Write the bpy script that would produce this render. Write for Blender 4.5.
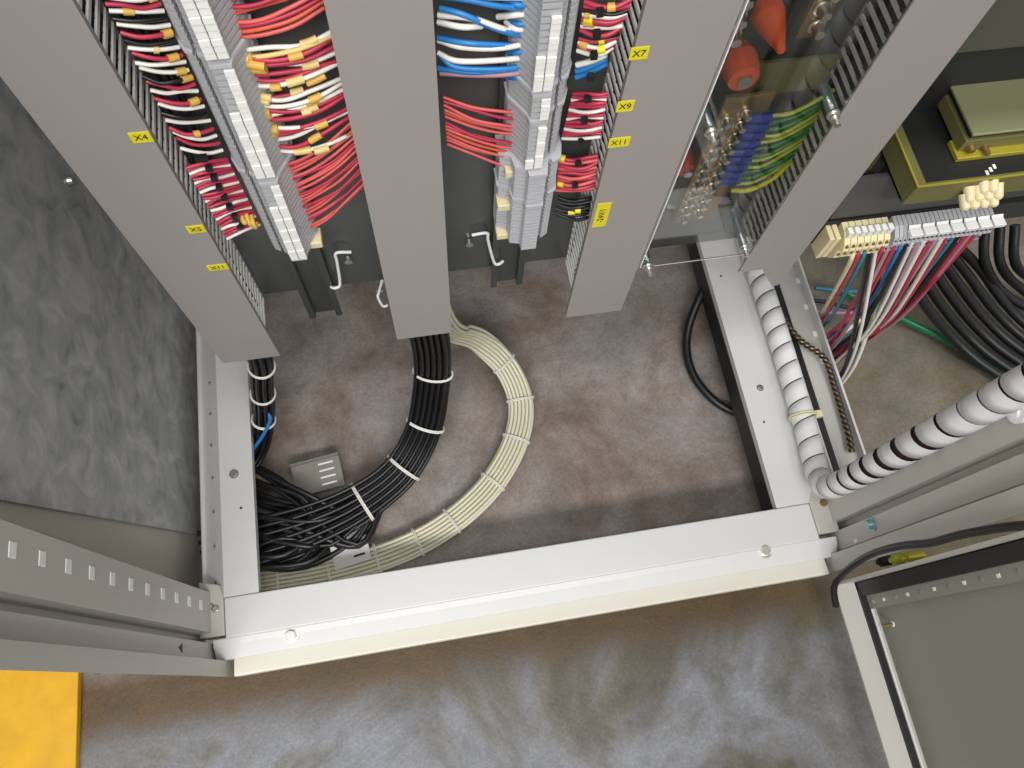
import bpy, math, random
from mathutils import Vector, Matrix

for o in list(bpy.data.objects):
    bpy.data.objects.remove(o, do_unlink=True)
scene = bpy.context.scene
COL = scene.collection
random.seed(7)

# ------------------------------------------------------------------ camera
FPX, CX, CY, H = 775.0, 512.0, 384.0, 1.10          # focal length in pixels of a 1024x768 frame
def _d(px, py): return Vector((px - CX, CY - py, -FPX))
_zd = _d(472, 684).normalized()                      # straight down, read off the cabinet's uprights
_y = _d(143, -1680); _y = (_y - _zd * _y.dot(_zd)).normalized()   # into the cabinet
_z = -_zd
_x = _y.cross(_z)
RM = Matrix((_x, _y, _z))
cam_d = bpy.data.cameras.new('camera'); cam = bpy.data.objects.new('camera', cam_d)
cam_d.sensor_fit = 'HORIZONTAL'; cam_d.sensor_width = 36.0; cam_d.lens = 36.0 * FPX / 1024
cam_d.clip_start = 0.01
cam.matrix_world = Matrix.Translation((0, 0, H)) @ RM.to_4x4()
COL.objects.link(cam); scene.camera = cam
def _ray(px, py): return RM @ _d(px, py)
def PZ(px, py, z): v = _ray(px, py); t = (z - H) / v.z; return Vector((t * v.x, t * v.y, z))
def PY(px, py, y): v = _ray(px, py); t = y / v.y; return Vector((t * v.x, y, H + t * v.z))
def PX(px, py, x): v = _ray(px, py); t = x / v.x; return Vector((x, t * v.y, H + t * v.z))

# ------------------------------------------------------------------ world and light
w = bpy.data.worlds.new('hall'); scene.world = w; w.use_nodes = True
w.node_tree.nodes['Background'].inputs[0].default_value = (0.80, 0.83, 0.86, 1)
w.node_tree.nodes['Background'].inputs[1].default_value = 0.50
def area(name, loc, target, sx, sy, power, col):
    l = bpy.data.lights.new(name, 'AREA'); l.shape = 'RECTANGLE'; l.size = sx; l.size_y = sy
    l.energy = power; l.color = col
    o = bpy.data.objects.new(name, l); COL.objects.link(o); o.location = loc
    o.rotation_euler = (Vector(target) - Vector(loc)).to_track_quat('-Z', 'Y').to_euler()
    return o
area('ceiling_lamp_row', (0.15, -0.25, 3.2), (0.15, -0.1, 0.0), 3.6, 0.5, 48, (1.0, 0.98, 0.96))
area('ceiling_lamp_row', (0.10, -1.9, 3.2), (0.1, 0.2, 0.4), 3.6, 0.5, 128, (1.0, 0.98, 0.95))
scene.view_settings.view_transform = 'Standard'
scene.view_settings.look = 'None'
scene.view_settings.exposure = 0.12
scene.view_settings.gamma = 1.0
scene.view_settings.use_curve_mapping = False

# ------------------------------------------------------------------ materials
def lin(c):
    return tuple((v / 255 / 12.92) if v / 255 <= 0.04045 else ((v / 255 + 0.055) / 1.055) ** 2.4 for v in c) + (1.0,)
MATS = {}
def mat(name, rgb, rough=0.5, metal=0.0, spec=0.5, noise=0.0, scale=60.0, bump=0.0, trans=0.0, coat=0.0):
    if name in MATS: return MATS[name]
    m = bpy.data.materials.new(name); m.use_nodes = True; nt = m.node_tree
    b = nt.nodes['Principled BSDF']
    b.inputs['Base Color'].default_value = lin(rgb)
    b.inputs['Roughness'].default_value = rough; b.inputs['Metallic'].default_value = metal
    b.inputs['Specular IOR Level'].default_value = spec
    b.inputs['Transmission Weight'].default_value = trans
    b.inputs['Coat Weight'].default_value = coat
    if noise or bump:
        tc = nt.nodes.new('ShaderNodeTexCoord'); n = nt.nodes.new('ShaderNodeTexNoise')
        n.inputs['Scale'].default_value = scale; n.inputs['Detail'].default_value = 5
        nt.links.new(tc.outputs['Object'], n.inputs['Vector'])
        if noise:
            mr = nt.nodes.new('ShaderNodeMapRange')
            mr.inputs['To Min'].default_value = 1 - noise; mr.inputs['To Max'].default_value = 1 + noise
            nt.links.new(n.outputs['Fac'], mr.inputs['Value'])
            mx = nt.nodes.new('ShaderNodeVectorMath'); mx.operation = 'SCALE'
            mx.inputs[0].default_value = lin(rgb)[:3]
            nt.links.new(mr.outputs['Result'], mx.inputs['Scale'])
            nt.links.new(mx.outputs['Vector'], b.inputs['Base Color'])
        if bump:
            bp = nt.nodes.new('ShaderNodeBump'); bp.inputs['Strength'].default_value = bump
            bp.inputs['Distance'].default_value = 0.002
            nt.links.new(n.outputs['Fac'], bp.inputs['Height']); nt.links.new(bp.outputs['Normal'], b.inputs['Normal'])
    MATS[name] = m
    return m
def ramp(nt, stops):
    r = nt.nodes.new('ShaderNodeValToRGB'); e = r.color_ramp.elements
    while len(e) > 1: e.remove(e[-1])
    e[0].position = stops[0][0]; e[0].color = lin(stops[0][1])
    for p, c in stops[1:]:
        k = e.new(p); k.color = lin(c)
    return r
def floor_material():
    m = bpy.data.materials.new('worn concrete'); m.use_nodes = True; nt = m.node_tree; L = nt.links.new
    b = nt.nodes['Principled BSDF']; tc = nt.nodes.new('ShaderNodeTexCoord')
    def noise(s, d=6, rough=.6, dist=0.0):
        n = nt.nodes.new('ShaderNodeTexNoise'); n.inputs['Scale'].default_value = s; n.inputs['Detail'].default_value = d
        n.inputs['Roughness'].default_value = rough; n.inputs['Distortion'].default_value = dist
        L(tc.outputs['Object'], n.inputs['Vector']); return n
    n1 = noise(5.0, 8, .66, .6); n2 = noise(15, 12, .78); n3 = noise(230, 3, .6); n4 = noise(3.4, 6, .6, 1.0)
    r_in = ramp(nt, [(.28, (92, 78, 62)), (.42, (126, 113, 103)), (.56, (146, 138, 134)), (.7, (130, 118, 114)), (.82, (104, 92, 80))])
    r_out = ramp(nt, [(.3, (66, 59, 46)), (.42, (94, 90, 82)), (.54, (122, 124, 130)), (.64, (106, 106, 107)), (.78, (80, 70, 52))])
    L(n1.outputs['Fac'], r_in.inputs['Fac']); L(n4.outputs['Fac'], r_out.inputs['Fac'])
    sx = nt.nodes.new('ShaderNodeSeparateXYZ'); L(tc.outputs['Object'], sx.inputs[0])
    mr = nt.nodes.new('ShaderNodeMapRange'); mr.interpolation_type = 'SMOOTHSTEP'
    mr.inputs['From Min'].default_value = .03; mr.inputs['From Max'].default_value = .11
    L(sx.outputs['Y'], mr.inputs['Value'])
    mx = nt.nodes.new('ShaderNodeMix'); mx.data_type = 'RGBA'
    L(mr.outputs['Result'], mx.inputs['Factor']); L(r_out.outputs['Color'], mx.inputs[6]); L(r_in.outputs['Color'], mx.inputs[7])
    sp = nt.nodes.new('ShaderNodeMapRange'); sp.inputs['From Min'].default_value = .3; sp.inputs['From Max'].default_value = .7
    sp.inputs['To Min'].default_value = .62; sp.inputs['To Max'].default_value = 1.3
    L(n2.outputs['Fac'], sp.inputs['Value'])
    sp3 = nt.nodes.new('ShaderNodeMapRange'); sp3.inputs['From Min'].default_value = .3; sp3.inputs['From Max'].default_value = .7
    sp3.inputs['To Min'].default_value = .84; sp3.inputs['To Max'].default_value = 1.16
    L(n3.outputs['Fac'], sp3.inputs['Value'])
    mu = nt.nodes.new('ShaderNodeMath'); mu.operation = 'MULTIPLY'
    L(sp.outputs['Result'], mu.inputs[0]); L(sp3.outputs['Result'], mu.inputs[1])
    sc = nt.nodes.new('ShaderNodeVectorMath'); sc.operation = 'SCALE'
    # brown strip before the cabinet: shade under the front lip painted into the floor
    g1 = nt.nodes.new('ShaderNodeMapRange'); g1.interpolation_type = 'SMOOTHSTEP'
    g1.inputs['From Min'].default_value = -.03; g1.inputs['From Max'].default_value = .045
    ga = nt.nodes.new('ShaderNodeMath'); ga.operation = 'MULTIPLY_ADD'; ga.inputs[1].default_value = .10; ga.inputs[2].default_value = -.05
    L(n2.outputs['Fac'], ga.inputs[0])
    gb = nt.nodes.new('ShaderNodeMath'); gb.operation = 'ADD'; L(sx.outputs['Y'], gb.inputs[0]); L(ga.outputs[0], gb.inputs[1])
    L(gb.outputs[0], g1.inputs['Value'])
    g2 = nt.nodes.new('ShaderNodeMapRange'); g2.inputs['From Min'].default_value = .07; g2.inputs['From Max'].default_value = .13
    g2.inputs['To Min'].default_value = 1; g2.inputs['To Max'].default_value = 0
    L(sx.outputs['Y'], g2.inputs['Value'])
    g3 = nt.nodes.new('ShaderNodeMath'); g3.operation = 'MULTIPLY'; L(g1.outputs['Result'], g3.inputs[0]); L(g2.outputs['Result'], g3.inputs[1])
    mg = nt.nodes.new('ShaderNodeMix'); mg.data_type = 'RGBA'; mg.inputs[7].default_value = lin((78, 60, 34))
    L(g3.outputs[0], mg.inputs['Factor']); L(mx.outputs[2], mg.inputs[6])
    # olive-brown tint of the slab under the right bay and beyond
    h1 = nt.nodes.new('ShaderNodeMapRange'); h1.interpolation_type = 'SMOOTHSTEP'; h1.inputs['From Min'].default_value = .36; h1.inputs['From Max'].default_value = .62
    h1.inputs['To Max'].default_value = .6
    L(sx.outputs['X'], h1.inputs['Value'])
    mh = nt.nodes.new('ShaderNodeMix'); mh.data_type = 'RGBA'; mh.inputs[7].default_value = lin((104, 96, 70))
    L(h1.outputs['Result'], mh.inputs['Factor']); L(mg.outputs[2], mh.inputs[6]); mx = mh
    L(mx.outputs[2], sc.inputs[0]); L(mu.outputs['Value'], sc.inputs['Scale'])
    L(sc.outputs['Vector'], b.inputs['Base Color'])
    b.inputs['Roughness'].default_value = .55
    bp = nt.nodes.new('ShaderNodeBump'); bp.inputs['Strength'].default_value = .25; bp.inputs['Distance'].default_value = .002
    L(n3.outputs['Fac'], bp.inputs['Height']); L(bp.outputs['Normal'], b.inputs['Normal'])
    return m
def zinc_material():
    m = bpy.data.materials.new('mottled zinc'); m.use_nodes = True; nt = m.node_tree; L = nt.links.new
    b = nt.nodes['Principled BSDF']; tc = nt.nodes.new('ShaderNodeTexCoord')
    mp = nt.nodes.new('ShaderNodeMapping'); mp.inputs['Scale'].default_value = (1, 1.0, 1.0)
    L(tc.outputs['Object'], mp.inputs['Vector'])
    n = nt.nodes.new('ShaderNodeTexNoise'); n.inputs['Scale'].default_value = 24; n.inputs['Detail'].default_value = 8
    n.inputs['Roughness'].default_value = .6; n.inputs['Distortion'].default_value = .8
    L(mp.outputs[0], n.inputs['Vector'])
    r = ramp(nt, [(.26, (122, 125, 126)), (.40, (160, 162, 163)), (.52, (178, 179, 178)), (.66, (200, 199, 195)), (.8, (176, 173, 168))])
    L(n.outputs['Fac'], r.inputs['Fac']); L(r.outputs['Color'], b.inputs['Base Color'])
    b.inputs['Metallic'].default_value = .15; b.inputs['Roughness'].default_value = .5
    return m
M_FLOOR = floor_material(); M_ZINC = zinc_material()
M_WHITE = mat('light grey enamel', (208, 207, 205), .38, noise=.03, scale=25)
M_LIP = mat('cream enamel edge', (216, 212, 200), .4)
M_POST = mat('grey enamel upright', (186, 184, 177), .42, noise=.03, scale=20)
M_DOOR = mat('grey enamel door', (140, 140, 130), .42, noise=.03, scale=18)
M_DUCT = mat('grey duct plastic', (156, 150, 146), .45, noise=.025, scale=30)
M_FIN = mat('pale duct plastic', (236, 234, 230), .45)
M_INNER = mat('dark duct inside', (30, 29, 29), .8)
M_PANEL = mat('galvanised mounting plate', (92, 95, 94), .33, metal=.5, noise=.12, scale=9)
M_RAILD = mat('zinc din rail', (92, 96, 94), .35, metal=.7)
M_STEEL = mat('bright steel', (205, 205, 202), .25, metal=.9)
M_CHROME = mat('polished nickel', (232, 230, 224), .32, metal=1.0)
M_BRASS = mat('dull brass', (150, 124, 78), .4, metal=.6)
M_TERM = mat('grey terminal plastic', (178, 180, 183), .45)
M_TERM2 = mat('lilac grey terminal plastic', (186, 187, 192), .45)
M_CREAM = mat('cream plastic', (226, 212, 170), .45)
M_TAG = mat('white marker plastic', (238, 238, 234), .4)
M_BLACK = mat('black rubber', (24, 24, 26), .42)
M_BLACKC = mat('black cable jacket', (24, 23, 25), .4)
M_BEIGE = mat('cream cable jacket', (212, 208, 184), .4)
M_TIE = mat('natural nylon', (226, 224, 216), .35)
M_SPIRAL = mat('white spiral plastic', (232, 232, 233), .35)
M_YELL = mat('yellow label', (226, 214, 30), .5)
M_SLEEVE = mat('yellow sleeve', (212, 170, 78), .5)
M_SLEEVE2 = mat('pale yellow sleeve', (222, 196, 128), .5)
M_INK = mat('black print', (20, 20, 18), .6)
M_YPLATE = mat('yellow paint', (200, 150, 4), .5, noise=.22, scale=40)
M_OLIVE = mat('olive enamel', (112, 108, 66), .45, noise=.08, scale=20)
M_OLIVEY = mat('yellow passivated steel', (190, 178, 60), .35, metal=.4)
M_IRON = mat('dark laminated iron', (34, 34, 34), .5)
M_ORANGE = mat('orange insulator resin', (236, 96, 50), .4)
M_BLUE = mat('blue wire', (44, 128, 200), .4)
M_LUG = mat('blue lug sleeve', (36, 62, 160), .4)
M_RED = mat('salmon red wire', (218, 98, 94), .42)
M_CRIM = mat('crimson wire', (186, 52, 78), .42)
M_ORW = mat('orange red wire', (214, 96, 70), .42)
M_WW = mat('white wire', (234, 230, 222), .4)
M_MAUVE = mat('mauve wire', (176, 138, 150), .42)
M_GREEN = mat('green wire', (50, 136, 56), .42)
M_GYEL = mat('yellow green wire', (186, 200, 60), .42)
M_DGREEN = mat('dark green cable', (14, 118, 74), .38)
M_TEAL = mat('teal wire', (48, 132, 158), .42)
M_STAND = mat('pale blue standoff', (140, 178, 184), .3, metal=.5)
def plexi():
    m = bpy.data.materials.new('clear acrylic'); m.use_nodes = True; nt = m.node_tree
    b = nt.nodes['Principled BSDF']
    b.inputs['Base Color'].default_value = (.97, .98, .96, 1); b.inputs['Roughness'].default_value = .0
    b.inputs['Transmission Weight'].default_value = 1.0; b.inputs['IOR'].default_value = 1.6
    return m
M_PLEXI = plexi()

# ------------------------------------------------------------------ mesh helpers
class MB:
    def __init__(s): s.v = []; s.f = []; s.smooth = []
    def add(s, vs, fs, smooth=False):
        k = len(s.v); s.v += [tuple(p) for p in vs]
        for f in fs: s.f.append(tuple(i + k for i in f)); s.smooth.append(smooth)
        return s
    def box(s, x0, x1, y0, y1, z0, z1):
        x0, x1 = sorted((x0, x1)); y0, y1 = sorted((y0, y1)); z0, z1 = sorted((z0, z1))
        return s.add([(x0, y0, z0), (x1, y0, z0), (x1, y1, z0), (x0, y1, z0), (x0, y0, z1), (x1, y0, z1), (x1, y1, z1), (x0, y1, z1)],
                     [(0, 3, 2, 1), (4, 5, 6, 7), (0, 1, 5, 4), (1, 2, 6, 5), (2, 3, 7, 6), (3, 0, 4, 7)])
    def prism(s, poly, a0, a1, axis):
        """poly of 2D points; axis 'x': points are (y,z); 'y': (x,z); 'z': (x,y)"""
        n = len(poly)
        def P(p, a): return {'x': (a, p[0], p[1]), 'y': (p[0], a, p[1]), 'z': (p[0], p[1], a)}[axis]
        area2 = sum(poly[i][0] * poly[(i + 1) % n][1] - poly[(i + 1) % n][0] * poly[i][1] for i in range(n))
        flip = (area2 < 0) != (axis == 'y')
        vs = [P(p, a0) for p in poly] + [P(p, a1) for p in poly]
        fs = [tuple(range(n - 1, -1, -1)), tuple(range(n, 2 * n))] + [(i, (i + 1) % n, n + (i + 1) % n, n + i) for i in range(n)]
        if flip: fs = [tuple(reversed(f)) for f in fs]
        return s.add(vs, fs)
    def cyl(s, p0, p1, r0, r1=None, n=12):
        r1 = r0 if r1 is None else r1
        p0 = Vector(p0); p1 = Vector(p1); t = (p1 - p0).normalized()
        a = t.orthogonal().normalized(); b = t.cross(a)
        vs = []
        for p, r in ((p0, r0), (p1, r1)):
            for i in range(n):
                an = 2 * math.pi * i / n
                vs.append(p + (a * math.cos(an) + b * math.sin(an)) * r)
        k = len(s.v)
        s.add(vs, [tuple(range(n - 1, -1, -1)), tuple(range(n, 2 * n))])
        s.add(vs, [(i, (i + 1) % n, n + (i + 1) % n, n + i) for i in range(n)], True)
        return s
    def tube(s, pts, r, n=8, caps=True):
        pts = [Vector(p) for p in pts]; m = len(pts); vs = []; prev = None
        for i, p in enumerate(pts):
            t = (pts[min(i + 1, m - 1)] - pts[max(i - 1, 0)]).normalized()
            if prev is None: a = t.orthogonal().normalized()
            else:
                a = prev - t * prev.dot(t)
                a = a.normalized() if a.length > 1e-6 else t.orthogonal().normalized()
            prev = a; b = t.cross(a)
            rr = r[i] if isinstance(r, (list, tuple)) else r
            for k in range(n):
                an = 2 * math.pi * k / n
                vs.append(p + (a * math.cos(an) + b * math.sin(an)) * rr)
        fs = [(i * n + k, i * n + (k + 1) % n, (i + 1) * n + (k + 1) % n, (i + 1) * n + k) for i in range(m - 1) for k in range(n)]
        s.add(vs, fs, True)
        if caps:
            s.add(vs[:n], [tuple(range(n - 1, -1, -1))]); s.add(vs[-n:], [tuple(range(n))])
        return s
    def mesh(s, name, material):
        me = bpy.data.meshes.new(name); me.from_pydata(s.v, [], s.f); me.update()
        me.polygons.foreach_set('use_smooth', s.smooth)
        me.materials.append(material)
        return me
    def build(s, name, material, parent=None, bevel=0.0):
        o = link(name, s.mesh(name, material), parent)
        if bevel:
            b = o.modifiers.new('edge', 'BEVEL'); b.width = bevel; b.segments = 2; b.limit_method = 'ANGLE'
        return o
def link(name, data, parent=None, loc=None):
    o = bpy.data.objects.new(name, data); COL.objects.link(o)
    if parent is not None: o.parent = parent
    if loc is not None: o.location = loc
    return o
def thing(name, label, cat, group=None, loc=(0, 0, 0)):
    o = bpy.data.objects.new(name, None); COL.objects.link(o); o.location = loc; o.empty_display_size = .02
    return tag(o, label, cat, group)
def tag(o, label, cat, group=None, kind=None):
    o['label'] = label; o['category'] = cat
    if group: o['group'] = group
    if kind: o['kind'] = kind
    return o
def spline(ctrl, n=6):
    c = [Vector(p) for p in ctrl]
    if len(c) < 3: return [c[0].lerp(c[1], i / n) for i in range(n + 1)]
    c = [c[0] * 2 - c[1]] + c + [c[-1] * 2 - c[-2]]; out = []
    for i in range(1, len(c) - 2):
        p0, p1, p2, p3 = c[i - 1:i + 3]
        for k in range(n):
            t = k / n
            out.append(.5 * ((2 * p1) + (p2 - p0) * t + (2 * p0 - 5 * p1 + 4 * p2 - p3) * t * t + (3 * p1 - p0 - 3 * p2 + p3) * t ** 3))
    out.append(c[-2]); return out
def text(body, size, material, parent, mw, name='lettering'):
    cu = bpy.data.curves.new('lettering', 'FONT'); cu.body = body; cu.size = size; cu.align_x = 'CENTER'; cu.align_y = 'CENTER'
    cu.extrude = .0001
    t = bpy.data.objects.new('tmp', cu); COL.objects.link(t)
    dg = bpy.context.evaluated_depsgraph_get(); dg.update()
    me = bpy.data.meshes.new_from_object(t.evaluated_get(dg)); me.transform(mw)
    bpy.data.objects.remove(t, do_unlink=True); bpy.data.curves.remove(cu)
    me.materials.clear(); me.materials.append(material)
    return link(name, me, parent)

RT = 0.10            # top of the cabinet's bottom frame above the floor
YF, YB = 0.36, 0.405  # front of the wiring ducts, face of the mounting plate

# ------------------------------------------------------------------ setting
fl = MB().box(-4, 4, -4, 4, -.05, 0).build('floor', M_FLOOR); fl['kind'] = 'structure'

wb = MB().box(-4, 4, 3.95, 4, 0, 3.4).build('wall_back', mat('plain hall wall', (190, 188, 180), .8)); wb['kind'] = 'structure'

# ------------------------------------------------------------------ cabinet
cab = thing('electrical_cabinet', 'open light grey steel switchgear cabinet with wiring ducts inside', 'cabinet')
fr = MB()
fr.prism([(.148, RT), (.100, RT), (.100, RT - .03), (.148, RT - .03)], -.286, .4755, 'x')
fr.prism([(.1005, RT), (.092, RT - .002), (.076, RT - .014), (.076, RT - .03), (.1005, RT - .03)], -.3015, .4985, 'x')
front = fr.build('front_rail', M_WHITE, cab, .0015)
MB().prism([(.0765, RT - .0145), (.0565, RT - .012), (.0555, RT - .014), (.0555, RT - .035), (.0765, RT - .035)], -.281, .480, 'x').build('front_lip', M_LIP, front, .001)
def hexbolt(p, axis, r, h, parent, m=M_CHROME, name='bolt'):
    p = Vector(p); a = Vector(axis)
    return MB().cyl(p, p + a * h * .25, r * 1.25, n=20).cyl(p + a * h * .25, p + a * h, r, r * .8, n=6).build(name, m, parent)
for px, py in ((291, 636), (765, 551)):
    p = PZ(px, py, RT - .002); hexbolt((p.x, p.y, RT - .004), (0, 0, 1), .0075, .008, front)
# left side rail
lr = MB()
lr.prism([(-.244, RT), (-.286, RT), (-.314, RT - .026), (-.317, RT - .022), (-.3185, RT - .023), (-.316, RT - .032), (-.286, RT - .004), (-.247, RT - .004), (-.247, RT - .012), (-.244, RT - .012)], .1485, .64, 'y')
left_rail = lr.build('side_rail', M_WHITE, cab)
for px, py, r in ((234, 474, .005), (241, 508, .0016)):
    p = PZ(px, py, RT)
    if r > .002: hexbolt(p, (0, 0, 1), r, .003, left_rail, M_STEEL, 'screw')
    else: MB().cyl(p, p + Vector((0, 0, .0004)), r).build('drilled_hole', M_INK, left_rail)
for k in range(7):
    p = (-.297, .17 + k * .045, RT - .0095)
    MB().cyl(p, Vector(p) + Vector((-.0011, 0, .0012)), .0022, n=8).build('rivet', M_STEEL, left_rail)
# right side rail
rr = MB()
rr.prism([(.43, RT), (.4985, RT), (.5185, RT - .004), (.5185, RT + .001), (.5215, RT + .001), (.5215, RT - .03), (.434, RT - .03), (.434, RT - .012), (.43, RT - .012)], .1485, .64, 'y')
right_rail = rr.build('side_rail', M_WHITE, cab)
MB().box(.4315, .4345, .15, .64, .045, RT - .0125).build('skirt_strip', M_BLACK, right_rail)  # black strip along the rail's inner face
for px, py, r in ((760, 388, .004), (764, 422, .0016), (721, 276, .0016)):
    p = PZ(px, py, RT)
    if r > .002: hexbolt(p, (0, 0, 1), r, .003, right_rail, M_STEEL, 'screw')
    else: MB().cyl(p, p + Vector((0, 0, .0004)), r).build('drilled_hole', M_INK, right_rail)
# neighbouring bay's side rail with black seal between
MB().box(.5218, .5335, .165, .62, .03, RT - .004).build('joint_seal', M_BLACK, cab)
nr = MB().prism([(.534, RT - .012), (.570, RT - .012), (.570, RT - .04), (.534, RT - .04)], .165, .64, 'y').build('bay_rail', M_POST, cab)
MB().box(.5702, .5735, .165, .64, RT - .04, RT + .003).build('rail_lip', M_WHITE, nr)
for px, py in ((798, 281), (806, 307), (815, 334), (823, 361)):
    p = PZ(px, py, RT - .012)
    MB().box(p.x - .003, p.x + .003, p.y - .0045, p.y + .0045, p.z, p.z + .0006).build('bright_slot', M_TAG, nr, .0004)
# uprights
ZT = 2.0
def post(sgn, x):
    X = lambda d: x + sgn * d
    prof = [(X(0), .157), (X(0), .1095), (X(.018), .108), (X(.018), .0995), (X(.002), .0975), (X(.002), .079), (X(-.006 * 0 + .004), .077), (X(-.012), .0755), (X(-.014), .0565),
            (X(.0), .066), (X(.06), .084), (X(.06), .157)]
    if sgn > 0: prof = [(X(0), .166), (X(0), .1185), (X(.018), .117), (X(.018), .1085), (X(.002), .1065), (X(.002), .083), (X(.004), .081), (X(-.010), .0795), (X(-.012), .0575), (X(.0), .066), (X(.06), .084), (X(.06), .166)]
    return MB().prism(prof, RT - .0345, ZT, 'z').build('upright', M_POST, cab)
pl = post(-1, -.302); pr = post(1, .499)
for k in range(40):
    z = RT + .098 - .06 + k * .0402
    MB().box(-.3022, -.3014, .1330, .1445, z - .0048, z + .0048).build('bright_slot', M_TAG, pl, .0008)  # white plugs stand in for light seen through the slots
MB().prism([(-.312, .104), (-.2865, .104), (-.2865, .150), (-.291, .165), (-.316, .172), (-.316, .104)], RT - .03, RT + .001, 'z').build('corner_gusset', M_POST, cab, .0015)
g = MB().prism([(.505, .106), (.476, .106), (.476, .150), (.484, .166), (.505, .166)], RT - .03, RT + .001, 'z').build('corner_gusset', M_POST, cab, .0015)
for px, py in ((204, 604), (211, 607), (216, 609)):
    p = PZ(px, py, RT); hexbolt((p.x, p.y, RT + .001), (0, 0, 1), .0038, .004, pl, M_STEEL, 'screw')
for px, py in ((823, 503), (829, 499)):
    p = PZ(px, py, RT); hexbolt((p.x, p.y, RT + .001), (0, 0, 1), .004, .004, g, M_BRASS, 'screw')
p = PX(181, 648, -.304); MB().prism([(p.y - .005, p.z - .004), (p.y + .005, p.z - .003), (p.y, p.z + .007)], -.3045, -.3035, 'x').build('punched_hole', M_INK, pl)
p = PX(873, 524, .501); hexbolt(p, (-1, 0, 0), .0065, .008, pr, M_STAND)
p = PX(856, 541, .501); MB().box(.4998, .501, p.y - .002, p.y + .002, p.z - .004, p.z + .004).build('bright_slot', M_TAG, pr)
p = PX(1018, 404, .499); MB().cyl((.499, p.y - .006, p.z), (.493, p.y - .006, p.z), .011, n=20).cyl((.493, p.y - .006, p.z), (.491, p.y - .006, p.z), .006, n=12).build('grommet', M_SPIRAL, pr)
# rear uprights, added unseen back sheet, side sheets, mounting plate
MB().box(-.362, -.302, .60, .66, .03, ZT).build('upright', M_POST, cab)
MB().box(.499, .559, .60, .66, .03, ZT).build('upright', M_POST, cab)
MB().box(-.362, .559, .665, .668, .03, ZT).build('unseen_back_sheet', M_DOOR, cab)  # out of view, added to shade the rear of the cabinet floor
MB().box(-.3455, -.3440, .158, .66, .0, ZT).build('side_sheet', mat('beige grey enamel', (190, 186, 174), .5, noise=.06, scale=8), cab)
xs = -.337
a = PX(202, 535, xs); b = PX(0, 519, xs); dz = (b.y - a.y) / (b.z - a.z)
za, zb = .012, 1.55
MB().prism([(a.y + (za - a.z) * dz, za), (.655, za), (.655, zb), (max(.06, a.y + (zb - a.z) * dz), zb)], xs - .0015, xs, 'x').build('lining_sheet', M_ZINC, cab)
p = PX(67, 181, xs); hexbolt(p, (1, 0, 0), .005, .006, cab, M_STEEL, 'screw')
MB().box(-.236, .424, YB, YB + .003, .379, 1.95).build('mounting_plate', M_PANEL, cab)

# door, swung open to the right
door = MB().box(.530, .533, -.75, .043, .078, ZT - .02).build('door', M_DOOR, cab)
sk = MB()
sk.prism([(.481, .085), (.484, .078), (.5305, .078), (.5305, .0805), (.5085, .0805), (.5085, .088), (.481, .088)], -.75, .043, 'y')
sk.box(.481, .531, .040, .043, .078, ZT - .02)
sk.build('door_edge', M_POST, door)
MB().box(.5088, .5165, -.74, .030, .081, .092).build('gasket', M_BLACK, door)
MB().box(.510, .529, .0215, .0385, .081, ZT - .03).build('gasket', M_BLACK, door)
MB().box(.517, .520, -.73, .016, .0835, .0935).build('inner_lip', M_WHITE, door)
st = MB().box(.5165, .5205, .004, .0210, .09, ZT - .05).build('perforated_strip', M_DOOR, door)
for k in range(26):
    z = .105 + k * .028
    MB().box(.5158, .5164, .0105, .0145, z - .0025, z + .0025).build('punched_hole', M_TAG if k % 2 else M_STEEL, st)
p = PX(893, 624, .53)
MB().cyl(p, p + Vector((-.014, 0, 0)), .0018, n=8).build('stud', M_BRASS, door)
MB().cyl(p + Vector((0.0005, 0, 0)), p + Vector((-.0012, 0, 0)), .0036, n=12).build('stud_weld', M_TAG, door)
for dx, mm in ((880, M_IRON), (893, M_GYEL), (906, M_OLIVEY)):
    p = PX(dx, 562 - (dx - 880) * .15, .50)
    MB().cyl(p + Vector((.02, 0, 0)), p, .006, n=12).cyl(p, p + Vector((-.004, 0, 0)), .003, n=8).build('earth_stud', mm, pr)

# ------------------------------------------------------------------ yellow plate on the floor
yp = MB().box(-1.4, PZ(78, 680, .012).x, -.9, .21, 0, .012)
tag(yp.build('floor_plate', M_YPLATE, None, .002), 'scuffed bright yellow plate lying on the concrete outside the cabinet', 'plate')

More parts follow.
